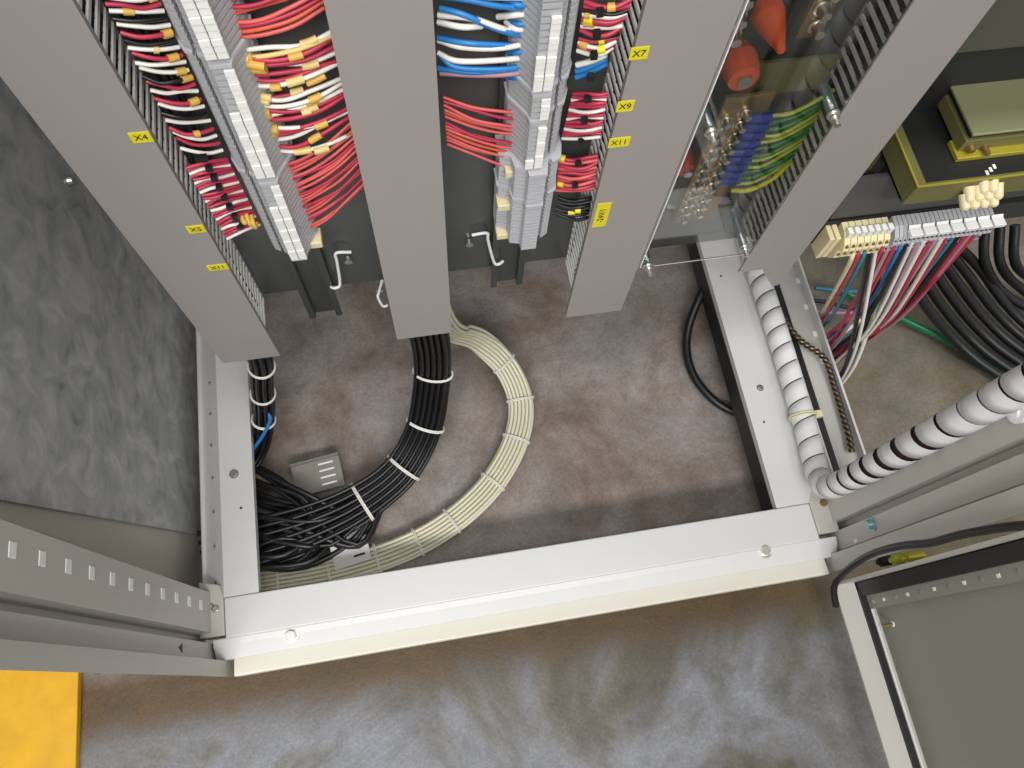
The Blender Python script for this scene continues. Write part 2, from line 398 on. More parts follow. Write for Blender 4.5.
# ------------------------------------------------------------------ wiring ducts
FZ0, FP, FZ1 = .374, .0105, 1.30
fin_mesh = {}
def duct(x0, x1, label, zcover, notch=None, fz0=FZ0):
    t = thing('wiring_duct', label, 'wiring duct', 'slotted wiring ducts', loc=((x0 + x1) / 2, YB, fz0))
    ox, oy, oz = t.location
    c = MB()
    if notch: poly = [(px - ox, pz - oz) for px, pz in notch] + [(x1 - ox, 1.32 - oz), (x0 - ox, 1.32 - oz)]
    else: poly = [(x0 - ox, zcover - oz), (x1 - ox, zcover - oz), (x1 - ox, 1.32 - oz), (x0 - ox, 1.32 - oz)]
    c.prism(poly, YF - oy, YF + .0022 - oy, 'y')
    zc = max(zcover, fz0) - oz
    for s, xx in ((1, x0), (-1, x1)):
        c.box(xx - ox, xx + s * .0018 - ox, YF + .0022 - oy, YF + .0045 - oy, (zcover if not notch else fz0) - oz, 1.32 - oz)
    c.build('cover', M_DUCT, t)
    MB().box(x0 + .002 - ox, x1 - .002 - ox, -.0025, -.0002, 0, 1.30 - oz).build('base', M_DUCT, t)
    for s, xx in ((1, x0 + .002), (-1, x1 - .0035)):
        n = int((FZ1 - fz0) / FP)
        if 'fin' not in fin_mesh:
            fin_mesh['fin'] = MB().box(0, .0015, -.0425, -.0028, 0, .0034).mesh('finger', M_FIN)
        for k in range(n):
            link('finger', fin_mesh['fin'], t, (xx - ox, 0, k * FP))
    return t
DX = [(-.215, -.155), (-.029, .031), (.159, .2225), (.342, .4036)]
D = []
D.append(duct(*DX[0], 'left grey slotted duct with yellow tags beside mottled sheet', .322))
D.append(duct(*DX[1], 'central grey duct with the thick black cables leaving its end', .324))
D.append(duct(*DX[2], 'grey duct with four yellow tags between terminals and clear cover', .324))
q1, q2, q3, q4 = PY(741, 272, YF), PY(763, 268, YF), PY(772, 286, YF), PY(778, 285, YF)
D.append(duct(*DX[3], 'right grey duct beside the clear acrylic cover, white spiral tube below', .34,
              notch=[(DX[3][0], q1.z), (q2.x, q1.z), (q3.x, q3.z), (DX[3][1], q3.z)], fz0=.40))
# dark wires packed in the ducts
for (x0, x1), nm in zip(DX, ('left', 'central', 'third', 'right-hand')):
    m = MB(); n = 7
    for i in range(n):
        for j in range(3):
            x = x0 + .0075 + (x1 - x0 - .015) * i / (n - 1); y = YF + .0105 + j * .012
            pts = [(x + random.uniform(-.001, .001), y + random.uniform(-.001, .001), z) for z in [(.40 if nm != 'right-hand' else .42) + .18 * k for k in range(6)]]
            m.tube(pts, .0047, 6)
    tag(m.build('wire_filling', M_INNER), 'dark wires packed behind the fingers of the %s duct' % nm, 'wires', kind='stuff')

# yellow tags on the ducts
def ytag(px, py, w, h, body, label, size, rot=0, yaw=0):
    p = PY(px, py, YF)
    t = tag(MB().box(-w / 2, w / 2, -.0006, 0, -h / 2, h / 2).build('yellow_tag', M_YELL), label, 'tag', 'yellow duct tags')
    t.location = p
    mw = Matrix.Translation((0, -.0007, 0)) @ Matrix.Rotation(rot, 4, 'Y') @ Matrix.Rotation(math.pi / 2, 4, 'X')
    text(body, size, M_INK, t, mw)
ytag(639, 53, .0125, .0105, 'X7', 'yellow tag printed X7 on the duct beside the clear cover', .0075)
ytag(625, 106, .0125, .0105, 'X9', 'yellow tag printed X9, second from top on its duct', .0075)
ytag(619, 142, .0165, .0105, 'X11', 'yellow tag printed X11, wider one below the X9 tag', .0075)
ytag(601.5, 215, .0125, .0360, '-24V/1', 'tall yellow tag with lettering running upwards, lowest on its duct', .0078, rot=-math.pi / 2)
ytag(141, 137, .0130, .0095, 'X4', 'small yellow tag printed X4, uppermost on the left duct', .0072)
ytag(196, 229, .0130, .0095, 'X5', 'small yellow tag printed X5, middle one on the left duct', .0072)
ytag(218, 267, .0165, .0085, 'X11', 'wide low yellow tag printed X11 near the left duct end', .0068)

# ------------------------------------------------------------------ DIN rails
for x, z0, lab in ((-.1015, 1.1 - .395 / .512, 'dark steel rail carrying the left terminal blocks'), (.097, 1.1 - .395 / .525, 'dark steel rail carrying the right terminal blocks')):
    r = MB().prism([(x - .0175, YB - .009), (x - .0175, YB - .0075), (x - .0125, YB - .0075), (x - .0125, YB - .0005), (x + .0125, YB - .0005), (x + .0125, YB - .0075), (x + .0175, YB - .0075), (x + .0175, YB - .009),
                    (x + .011, YB - .009), (x + .011, YB - .002), (x - .011, YB - .002), (x - .011, YB - .009)], z0, 1.25, 'z').build('din_rail', M_RAILD)
    tag(r, lab, 'rail', 'mounting rails of the terminals')

# ------------------------------------------------------------------ terminal strips
PIT = .0052
INN = [(-.025, .0095), (-.025, .022), (-.019, .030), (-.012, .040), (-.0105, .046), (.0045, .046), (.006, .040), (.012, .036), (.0125, .029), (.0145, .029), (.015, .035), (.021, .032), (.026, .022), (.026, .0095)]
LOW = [(-.030, .0095), (-.030, .026), (-.020, .030), (-.018, .041), (-.008, .043), (-.007, .050), (.009, .050), (.011, .042), (.0125, .036), (.0145, .036), (.016, .040), (.024, .036), (.027, .024), (.027, .0095)]
INN = [(u * .82, v) for u, v in INN]; LOW = [(u * .84, v) for u, v in LOW]
def terminal_strip(x, out, z0, z1, breaks, lows, label, markers, PR=None):
    PR = PR or INN
    """out=+1: the outer (duct) side lies at +x"""
    t = thing('terminal_strip', label, 'terminal strip', 'terminal strips on the mounting plate', loc=(x, YB, z0))
    hi = MB().prism([(out * u, -v) for u, v in PR], 0, PIT * .66, 'z').mesh('terminal_block', M_TERM)
    lo = MB().prism([(out * u, -v) for u, v in LOW], 0, PIT * .66, 'z').mesh('terminal_block', M_TERM2)
    n = int((z1 - z0) / PIT)
    for k in range(n):
        z = z0 + k * PIT
        if any(abs(z + PIT / 2 - b) < PIT / 2 for b in breaks):
            big = any(l0 - .006 <= z <= l1 + .006 for l0, l1 in lows)
            P2 = [(out * u * 1.06, -v * 1.03) for u, v in (LOW if big else PR)]
            MB().prism(P2, 0, PIT * .5, 'z').build('end_plate', M_TERM2, t).location = (0, 0, k * PIT)
            continue
        link('terminal_block', lo if any(l0 <= z <= l1 for l0, l1 in lows) else hi, t, (0, 0, k * PIT))
    for (m0, m1, col) in markers:
        u0 = (-.0095, -.0025)[col]; nm = max(1, int((m1 - m0) / PIT))
        for s in range(0, nm, 10):
            mb = MB()
            for j in range(s, min(nm, s + 10)):
                zz = m0 - z0 + j * PIT
                ua, ub = sorted((out * u0, out * (u0 + .0062)))
                mb.box(ua, ub, -.0478 - .0004 * ((j * 7) % 3), -.0462, zz + .0003, zz + PIT * .88)
            mb.build('marker_strip', M_TAG, t)
    return t
def zat(px, py, y=YB - .046): return PY(px, py, y).z
# left strip
zb1 = zat(296, 261); brL = [zat(215, 63), zat(264, 180)]
T1 = terminal_strip(-.0980, -1, zb1, 1.02, brL, [], 'left long grey terminal strip with yellow sleeved wires', [
    (zb1 + .004, brL[1] - .004, 0), (zb1 + .004, zat(276, 205), 1), (brL[1] + .004, zat(243, 105), 1), (brL[1] + .004, brL[0] - .004, 0),
    (brL[0] + .004, 1.0, 0), (brL[0] + .004, 1.0, 1)])
# right strip
zb2 = zat(523, 246); brR = [zat(541, 93), zat(536, 122), zat(526, 171), zat(520, 203)]
T2 = terminal_strip(.1035, 1, zb2, 1.02, brR, [(zb2 - .01, brR[2] - .002)], 'right long grey terminal strip with blue and red wires', [
    (brR[0] + .003, zat(551, 8), 1), (brR[0] + .003, zat(540, 50), 0), (brR[1] + .003, brR[0] - .003, 1), (brR[2] + .004, brR[1] - .003, 1), (brR[2] + .004, zat(531, 155), 0)])
for px, py in ((509, 168), (501, 202), (500, 231)):
    p = PY(px, py, YB - .028)
    e = MB().box(-.008, .008, -.007, .007, -.004, .004).build('end_clamp', M_CREAM, T2, .001)
    e.location = (p.x - .1035 + .004, p.y - YB, p.z - zb2)
e = MB().box(-.007, .007, -.008, .008, -.004, .004).build('end_clamp', M_CREAM, T1, .001)
p = PY(316, 238, YB - .026); e.location = (p.x + .0980 - .002, p.y - YB, p.z - zb1)

# ------------------------------------------------------------------ wires
def wire(path, r, m, label, group, name='wire', cat='wire', n=6, seg=5):
    o = MB().tube(spline(path, seg), r, n).build(name, m)
    return tag(o, label, cat, group)
def lerp2(a, b, t): return (a[0] + (b[0] - a[0]) * t, a[1] + (b[1] - a[1]) * t)
CN = {M_RED: 'salmon red', M_CRIM: 'crimson', M_ORW: 'orange red', M_WW: 'white', M_BLACKC: 'black', M_SLEEVE: 'yellow', M_SLEEVE2: 'pale yellow', M_BLUE: 'blue', M_MAUVE: 'mauve',
      M_GREEN: 'green', M_GYEL: 'yellow green', M_TEAL: 'teal', M_CREAM: 'cream'}
ORD = ['topmost', 'second', 'third', 'fourth', 'fifth', 'sixth', 'seventh', 'eighth', 'ninth', 'tenth', 'eleventh', 'twelfth', 'thirteenth', 'fourteenth', 'fifteenth', 'sixteenth', 'seventeenth', 'eighteenth',
       'nineteenth', 'twentieth', 'twenty-first', 'twenty-second', 'twenty-third', 'twenty-fourth', 'twenty-fifth', 'twenty-sixth']
def nth(k, what='down'): return 'topmost' if k == 0 else ORD[k] + ' ' + what
def fan(a0, a1, b0, b1, ya, yb, cols, label, group, r=.0016, bow=.004, jit=1.5, sleeve=None, dip=0.0, name='wire', lift=0.0, cat='wire'):
    """a row of wires; pixel lines a0-a1 and b0-b1 on the depths ya and yb; labels count from the top"""
    n = len(cols); out = []
    for i, c in enumerate(cols):
        t = (i + .5) / n
        j = lambda s=1: random.uniform(-jit, jit) * s
        A = lerp2(a0, a1, t); B = lerp2(b0, b1, t)
        P0 = PY(A[0], A[1] + j(.25), ya); P3 = PY(B[0], B[1] + j(), yb)
        P1 = P0.lerp(P3, .33); P2 = P0.lerp(P3, .67)
        bw = bow * random.uniform(.5, 1.4)
        P1 += Vector((0, -bw, lift - dip + random.uniform(-.5, .5) * bow)); P2 += Vector((0, -bw, lift - dip + random.uniform(-.5, .5) * bow))
        o = wire([P0, P1, P2, P3], r, c, label, group, name)
        for kk in range(sleeve[2] if sleeve and len(sleeve) > 2 else 1):
            if sleeve and random.random() < sleeve[1]:
                f0 = random.uniform(.0, .12) if random.random() < .55 else random.uniform(.2, .62)
                sp = spline([P0, P1, P2, P3], 10); k0 = int(f0 * len(sp)); k1 = min(len(sp) - 1, k0 + random.choice((3, 4, 5, 6)))
                dv = Vector((0, random.uniform(-.0025, 0), random.uniform(-.003, .003))) if kk else Vector()
                MB().tube([q + dv for q in sp[k0:k1 + 1]], r * random.uniform(1.5, 2.0), 7).build('sleeve', random.choice(sleeve[0]), o)
        out.append((P0.z, o, c))
    out.sort(key=lambda e: -e[0])
    for k, (_, o, c) in enumerate(out):
        o['label'] = label.format(c=CN.get(c, 'dark'), o=nth(k))
    return [o for _, o, _ in out]
YT = YB - .026
S = [M_SLEEVE, M_SLEEVE2, M_SLEEVE]
# left strip, towards the central duct
fan((218, -6), (232, 40), (322, -40), (324, 12), YT, .385, [M_RED, M_ORW, M_CRIM, M_RED, M_ORW, M_RED, M_CRIM, M_ORW, M_RED], '{c} wire, {o} in the row above the yellow sleeves, left strip', 'red wires at the top of the left strip', bow=.004, r=.0014, jit=3)
fan((233, 48), (270, 152), (336, 28), (352, 128), YT, .385, [M_WW, M_CRIM, M_SLEEVE2, M_CRIM, M_WW, M_CRIM, M_CRIM, M_WW, M_SLEEVE2, M_WW, M_CRIM, M_WW, M_CRIM, M_RED, M_WW, M_CRIM, M_WW, M_CRIM, M_CRIM, M_WW, M_CRIM, M_WW],
    '{c} wire with yellow sleeves, {o} in the tangle right of left strip', 'sleeved wires of the left strip', r=.0016, bow=.006, jit=8, sleeve=(S, .6, 3))
fan((276, 165), (307, 232), (353, 122), (366, 186), YT, .385, [M_RED, M_CRIM, M_RED, M_RED] * 5, '{c} wire, {o} of the row at the left strip foot', 'red wires at the foot of the left strip', r=.0012, bow=.004, jit=4)
# left strip, towards the left duct
fan((226, 158), (260, 226), (185, 166), (228, 240), YT, .366, [M_CRIM, M_CRIM, M_WW] * 8, '{c} wire, {o} of the banded row low between left duct and strip', 'paired wires low on the left strip', r=.0014, bow=.003, jit=.5, lift=.004)
fan((156, -8), (224, 154), (100, -6), (182, 150), YT, .372, [M_WW, M_CRIM, M_WW, M_BLACKC, M_WW, M_CRIM, M_BLACKC, M_WW, M_CRIM, M_WW, M_WW, M_BLACKC, M_CRIM, M_WW, M_CRIM, M_WW, M_BLACKC, M_WW, M_CRIM, M_WW, M_CRIM, M_WW],
    '{c} wire, {o} of the mixed row high between left duct and strip', 'mixed wires high on the left strip', r=.0014, bow=.003, jit=2.5, sleeve=(S, .35))
for k in range(11):
    x = -.1500 + .0013 * k; y = random.uniform(.384, .396)
    pts = [(x + random.uniform(-.003, .003), y + random.uniform(-.004, .004), z) for z in (.60 + random.uniform(-.02, .06), .68, .76, .84, .95)]
    wire(pts, .0022, M_BLACKC, 'black wire climbing beside the fingers of the left duct', 'black wires beside the left duct')
# black clips tying the looping pairs
for k in range(8):
    A = lerp2((204, 158), (240, 226), k / 7); p = PY(A[0], A[1], .367)
    tag(MB().box(-.0022, .0022, -.0022, .002, -.0022, .0022).build('wire_clip', M_BLACK), 'small black clip, %s in the column left of left strip' % nth(k), 'clip', 'black clips on the left wire pairs').location = p
fan((238, 212), (254, 216), (246, 220), (258, 224), YT - .004, .372, [M_SLEEVE] * 3, '{c} wire end, {o} of the three at the left strip foot', 'yellow ends at the strip foot', r=.0020, jit=2, name='wire_end')
# right strip, towards the central duct
BL = 'blue or white wire between central duct and top of right strip'; BG = 'blue and white wires of the right strip'
bk = 0
for m, px in sorted(((M_BLUE, [(440, 8), (465, 15), (500, 30), (532, 37)]), (M_WW, [(438, 15), (470, 18), (497, 27), (515, 33)]), (M_WW, [(438, 22), (462, 27), (482, 26)]),
              (M_WW, [(498, 17), (515, 15), (536, 13)]), (M_WW, [(506, 22), (516, 29), (536, 28)]), (M_WW, [(438, 40), (462, 47), (500, 48), (533, 42)]),
              (M_WW, [(438, 53), (458, 61), (500, 60), (533, 56)]), (M_BLUE, [(438, 53), (456, 67), (500, 69), (530, 65)]), (M_BLUE, [(438, 68), (470, 72), (500, 70), (530, 66)]),
              (M_MAUVE, [(440, 73), (480, 75), (510, 74), (530, 71)]), (M_BLUE, [(508, 22), (520, 24), (536, 24)]), (M_BLUE, [(505, 0), (518, 5), (538, 6)]), (M_BLUE, [(440, -4), (470, 0), (500, 6), (537, 9)]),
              (M_BLUE, [(508, 53), (520, 52), (534, 51)]), (M_BLUE, [(508, 77), (518, 78), (528, 78)]), (M_BLUE, [(438, 38), (460, 42), (480, 44), (532, 46)]), (M_WW, [(440, -10), (480, -4), (537, -2)])), key=lambda e: e[1][-1][1]):
    ys = [.385 + (YT - .385) * i / (len(px) - 1) - .006 * math.sin(math.pi * i / (len(px) - 1)) for i in range(len(px))]
    wire([PY(a, b, y) for (a, b), y in zip(px, ys)], .0020, m, '%s wire, %s of the blue and white row beside the central duct' % (CN[m], nth(bk)), BG); bk += 1
fan((443, 96), (447, 146), (529, 114), (524, 168), .385, YT, [M_RED, M_CRIM, M_RED, M_RED, M_ORW, M_RED, M_CRIM, M_RED, M_RED, M_ORW, M_RED, M_RED, M_RED], '{c} wire, {o} of the row between central duct and right strip', 'red wires of the right strip', r=.0012, bow=.003, jit=4, dip=.001)
# right strip, towards the third duct
fan((585, 0), (577, 52), (632, -2), (612, 50), YT, .372, [M_CRIM, M_CRIM, M_BLACKC, M_WW, M_CRIM, M_CRIM, M_WW, M_CRIM, M_BLACKC, M_CRIM, M_WW, M_CRIM, M_WW], '{c} wire, {o} of the mixed row right of right strip', 'mixed wires high on the right strip', r=.0017, bow=.003, jit=2, sleeve=([M_SLEEVE, M_YELL], .5))
fan((577, 62), (576, 80), (606, 52), (606, 66), YT, .372, [M_WW, M_BLUE, M_BLUE], '{c} wire stub, {o} of three left of the X7 tag', 'blue stubs at the right strip', r=.0022, jit=.5, bow=.001)
fan((574, 92), (562, 140), (608, 92), (600, 138), YT, .366, [M_CRIM, M_CRIM, M_WW] * 5, '{c} wire, {o} of the banded row left of the X9 tag', 'paired wires of the right strip', r=.0014, bow=.003, jit=.3, lift=.003)
fan((560, 156), (556, 192), (598, 154), (594, 190), YT, .372, [M_CRIM, M_RED] * 5, '{c} wire, {o} of the red row below the banded row, right strip', 'red wires low on the right strip', r=.0017, bow=.003, jit=1, sleeve=([M_SLEEVE, M_YELL], .3))
fan((558, 196), (555, 214), (592, 196), (588, 218), YT, .372, [M_BLACKC] * 8, '{c} wire, {o} of the black row at the right strip foot', 'black wires of the right strip', r=.0016, bow=.003, jit=1.5, sleeve=([M_YELL], .35))
for k in range(9):
    A = lerp2((600, 12), (575, 185), k / 8); p = PY(A[0], A[1], .367)
    tag(MB().box(-.0022, .0022, -.0022, .002, -.0022, .0022).build('wire_clip', M_BLACK), 'small black clip, %s in the column right of right strip' % nth(k), 'clip', 'black clips on the right wire pairs').location = p

# ------------------------------------------------------------------ bent wire hooks and screws on the mounting plate
def hook(px, label):
    pts = [PY(a, b, y) for a, b, y in px]
    o = tag(MB().tube(spline(pts, 4), .0016, 8).build('wire_hook', M_SPIRAL), label, 'hook', 'bent white hooks on the plate')
    s = PY(px[0][0] - 3, px[0][1] + 6, YB - .001)
    MB().cyl(s, s + Vector((0, -.005, 0)), .004, n=10).build('screw', M_STEEL, o)
hook([(351, 252, .399), (336, 253, .398), (337, 262, .397), (340, 284, .394), (335, 288, .392), (331, 287, .395)], 'bent white wire hook beside the foot of the left strip')
hook([(472, 235, .399), (487, 233, .398), (488, 240, .397), (494, 262, .394), (499, 264, .392), (503, 261, .395)], 'bent white wire hook beside the foot of the right strip')
hook([(382, 281, .399), (379, 292, .398), (378, 297, .396), (383, 306, .392), (388, 305, .392)], 'bent white wire hook peeping out left of the central duct')

# ------------------------------------------------------------------ clear cover and busbars
cv = thing('clear_cover', 'clear acrylic sheet on long standoffs over the earth bar', 'cover', loc=(.284, YF, .42))
MB().box(.2258 - .284, .3405 - .284, 0, .003, 0, .57).build('acrylic_sheet', M_PLEXI, cv)
MB().box(.2258 - .284, .3405 - .284, 0, .003, -.0012, -.0001).box(.2248 - .284, .2257 - .284, 0, .003, -.0012, .57).build('edge_highlight', M_TAG, cv)  # thin white strips imitate the light caught along the acrylic's edges
for px, py in ((648, 265), (744, 246), (711, 131), (836, 113)):
    p = PY(px, py, YF); q = p - Vector((.284, YF, .42))
    q.x = max(min(q.x, .3405 - .284 - .006), .2258 - .284 + .006)
    s = MB().cyl(q + Vector((0, .0035, 0)), q + Vector((0, .0447, 0)), .0042, n=12).build('standoff', M_STAND, cv)
    MB().cyl(q + Vector((0, -.0005, 0)), q + Vector((0, -.002, 0)), .0055, n=16).cyl(q + Vector((0, -.002, 0)), q + Vector((0, -.005, 0)), .0046, n=6).cyl(q + Vector((0, -.005, 0)), q + Vector((0, -.012, 0)), .0026, n=10).build('nut', M_CHROME, s)
# earth bar
eb = thing('earth_bar', 'brass earth bar crowded with bolts and blue lugs behind acrylic', 'busbar', loc=(.27, .38, .47))
MB().box(-.020, .020, -.002, .002, 0, .17).build('bar', M_BRASS, eb, .0006)
for i in range(11):
    for j, x in enumerate((-.013, .001)):
        z = .012 + i * .0135 + j * .006
        hexbolt((x, -.002, z), (0, -1, 0), .0036, .008, eb, M_CHROME if (i + j) % 3 else M_STEEL)
for i in range(9):
    z = .068 + i * .0102
    l = MB().cyl((.004, -.006, z), (.014, -.007, z), .0036, n=8).cyl((.013, -.007, z), (.023, -.007, z), .0042, .0036, n=10).build('cable_lug', M_LUG, eb)
ys0 = .372
for i in range(12):
    z = .47 + .064 + i * .0080; x0 = .292
    c = [M_GYEL, M_GREEN, M_GREEN, M_GYEL][i % 4]
    wire([(x0, ys0, z), (.305, .370, z + .003 + random.uniform(-.002, .002)), (.322, .374, z + .008), (.3425, .384, z + .008)], .0017, c,
         '%s earth wire, %s of the row from blue lugs to right duct' % (CN[c], 'lowest' if i == 0 else ORD[i] + ' up'), 'earth wires behind the clear cover')
tag(MB().tube(spline([(.288, .370, .528), (.303, .366, .531), (.325, .372, .536), (.343, .384, .540)], 6), .0021, 8).build('wire', M_YELL), 'lowest yellow wire below the green earth wires', 'wire')
def insulator(p, r, h, label):
    t = tag(MB().cyl((0, 0, 0), (0, -h * .35, 0), r * .8, r, n=14).cyl((0, -h * .35, 0), (0, -h, 0), r, r * .78, n=14).build('insulator', M_ORANGE), label, 'insulator', 'orange resin insulators')
    t.location = p
    MB().cyl((0, -h, 0), (0, -h - .004, 0), r * .4, n=6).build('stud', M_STEEL, t)
insulator((.246, YB, .545), .0105, .022, 'small orange insulator low beside the bolted earth bar')
insulator((.258, YB, .658), .0150, .026, 'orange insulator at the upper end of the earth bar')
# large orange pointed insulator and upper bars
t = tag(MB().cyl((0, 0, 0), (0, .030, 0), .0025, .0115, n=16).cyl((0, .030, 0), (0, .042, 0), .0115, .012, n=16).build('insulator', M_ORANGE), 'large orange cone-ended insulator hanging between the busbars', 'insulator', 'orange resin insulators')
t.location = PY(781, 50, .362)
for bx, lab in ((PY(742, 12, .385).x - .002, 'dark busbar with bolts left of the large orange insulator'), (PY(790, 40, .385).x + .012, 'brass busbar with bolts right of the large orange insulator')):
    t = thing('busbar', lab, 'busbar', 'upper busbars', loc=(bx, .388, .668))
    MB().box(-.009, .009, -.002, .002, .018 if bx > .28 else .022, .30).build('bar', M_BRASS if bx > .28 else M_IRON, t)
    for k in range(9):
        hexbolt((random.uniform(-.003, .003), -.002, .03 + k * .016), (0, -1, 0), .005, .011, t, M_CHROME)
tag(MB().box(.262, .334, .388, .391, .628, .662).build('barrier_plate', M_OLIVE), 'flat olive barrier plate above the green earth wires', 'plate')

# ------------------------------------------------------------------ cables on the cabinet floor
ROUTE = None
def bundle(ctrl, offs, r, m, label, group, twist=0.0, seg=7, name='cable', spread=None):
    """cables sharing one route; offs are (across, up) offsets"""
    c = spline(ctrl, seg); T = []
    for i in range(len(c)): T.append((c[min(i + 1, len(c) - 1)] - c[max(i - 1, 0)]).normalized())
    ref = None; frames = []
    for t in T:
        if ref is None: ref = (Vector((1, 0, 0)) - t * t.x).normalized()
        else: ref = (ref - t * ref.dot(t)).normalized()
        frames.append((ref, t.cross(ref)))
    global ROUTE
    ROUTE = (c, frames)
    out = []
    for (u, v) in offs:
        pts = []; ph = random.uniform(0, 6)
        for i, p in enumerate(c):
            s = i / (len(c) - 1); a, b = frames[i]
            an = twist * s; uu = u * math.cos(an) - v * math.sin(an); vv = u * math.sin(an) + v * math.cos(an)
            k = spread(s) if spread else 1.0
            q = p + a * uu * k + b * vv * k
            q.z = max(q.z, r + .001)
            pts.append(q)
        out.append(tag(MB().tube(pts, r, 8).build(name, m), label, 'cable', group))
    return out
def ring(offsets_r, p, t, m, label, group, rw=.0012, hk=None):
    t = Vector(t).normalized(); a = t.orthogonal().normalized(); b = t.cross(a)
    rx, ry = offsets_r
    h = Vector((1, 0, 0)) - t * t.x; h = h.normalized() if h.length > .1 else a
    k = t.cross(h)
    if hk: h, k = hk
    pts = [p + h * rx * math.cos(2 * math.pi * i / 24) + k * ry * math.sin(2 * math.pi * i / 24) for i in range(25)]
    mb = MB().tube([q + t * .0012 for q in pts], rw, 6, False).tube([q - t * .0012 for q in pts], rw, 6, False)
    return tag(mb.build('cable_tie', m), label, 'cable tie', group)
blk = [PZ(428, 325, .42), Vector((.003, .383, .335)), PZ(431, 352, .245), PZ(430, 388, .155), PZ(422, 430, .09), PZ(398, 472, .055), PZ(355, 505, .048), PZ(305, 528, .045), PZ(250, 545, .042), PZ(205, 560, .04)]
blk[0].x = 0.001; blk[0].y = .384
offs = []
for i in range(6):
    for j in range(3):
        offs.append((-.0175 + .007 * i + (j % 2) * .0035, -.007 + .0066 * j))
def spr(s): return .95 + .35 * s if s < .6 else 1.16 + (s - .6) * 2.0
bundle(blk, offs, .00305, M_BLACKC, 'black cable of the thick bundle leaving the central duct', 'black cables from the central duct', spread=spr, twist=.9)
# stray black cables fanning out at the left rail
for k in range(30):
    y0 = 452 + 122 * (k + random.random()) / 30; z = random.uniform(.012, .055)
    a = PZ(235, y0 + random.uniform(-10, 15), z); b = PZ(290 + random.uniform(-10, 20), (y0 + 525) / 2 + random.uniform(-12, 25), z + .006); c = PZ(335 + random.uniform(-10, 30), 520 + random.uniform(-16, 28), .03 + random.uniform(-.01, .02))
    d = PZ(385, 490 + random.uniform(-8, 10), .045)
    wire([a, b, c, d], random.choice((.003, .0036, .0042)), M_BLACKC, 'black cable fanned out on the floor beside the left rail', 'fanned black cables at the left rail', 'cable', 'cable', n=8)
cpts, cfr = ROUTE
for tk, (px, py) in enumerate(((429, 374), (428, 422), (402, 470), (360, 504))):
    best = min(range(1, len(cpts) - 1), key=lambda i: (lambda v: (512 + 775 * v.x / -v.z - px) ** 2 + (384 - 775 * v.y / -v.z - py) ** 2)(RM.transposed() @ (cpts[i] - Vector((0, 0, H)))))
    s = best / (len(cpts) - 1); f = spr(s)
    fa, fb = cfr[best]; an = .9 * s; U = fa * math.cos(an) + fb * math.sin(an); V = fb * math.cos(an) - fa * math.sin(an)
    ring((.0238 * f, .0122 * f), cpts[best] + U * .00175 * f, cpts[best + 1] - cpts[best - 1], M_TIE, 'white tie on the thick black bundle, %s from the central duct' % ('first', 'second', 'third', 'fourth')[tk], 'white ties on the black bundle', hk=(U, V))
# cream bundle
bg = [PZ(428, 318, .36), PZ(447, 328, .20), PZ(478, 340, .10), PZ(507, 368, .055), PZ(521, 405, .035), PZ(514, 445, .028), PZ(488, 488, .024), PZ(445, 526, .022), PZ(395, 552, .022), PZ(330, 572, .022), PZ(262, 584, .022), PZ(220, 592, .022)]
bg[0].x = .010; bg[0].y = .393
offs = [(-.0162 + .0054 * i, -.001) for i in range(7)] + [(-.0135 + .0054 * i, .0046) for i in range(6)]
def horiz(ctrl, offs, r, m, label, group):
    c = spline(ctrl, 7)
    for (u, v) in offs:
        pts = []
        for i, p in enumerate(c):
            t = (c[min(i + 1, len(c) - 1)] - c[max(i - 1, 0)]).normalized()
            # across = perpendicular to the run and roughly level where the bundle lies on the floor
            up = Vector((0, 0, 1)) if abs(t.z) < .75 else Vector((0, -1, 0))
            if .45 < abs(t.z) < .9: up = (Vector((0, 0, 1)) * (.9 - abs(t.z)) + Vector((.3, -.9, 0)) * (abs(t.z) - .45)).normalized()
            a = t.cross(up).normalized(); b = a.cross(t)
            pts.append(p + a * u + b * v)
        tag(MB().tube(pts, r, 7).build('cable', m), label, 'cable', group)
    return c
cb = horiz(bg, offs, .0026, M_BEIGE, 'cream cable of the curved bundle on the cabinet floor', 'cream cables on the floor')
for tk, k in enumerate((20, 27, 34, 41, 48, 53, 58, 63, 68)):
    p = cb[k]; t = (cb[k + 1] - cb[k - 1]).normalized(); up = Vector((0, 0, 1)); a = t.cross(up).normalized(); b = a.cross(t)
    pts = [p + b * .0016 + a * .0205 * math.cos(2 * math.pi * i / 20) + b * .0095 * math.sin(2 * math.pi * i / 20) for i in range(21)]
    tag(MB().tube([q + t * .001 for q in pts], .0009, 6, False).tube([q - t * .001 for q in pts], .0009, 6, False).build('cable_tie', M_TIE), 'white tie on the cream bundle, %s along from the central duct' % (['first'] + ORD[1:])[tk], 'cable tie', 'white ties on the cream bundle')
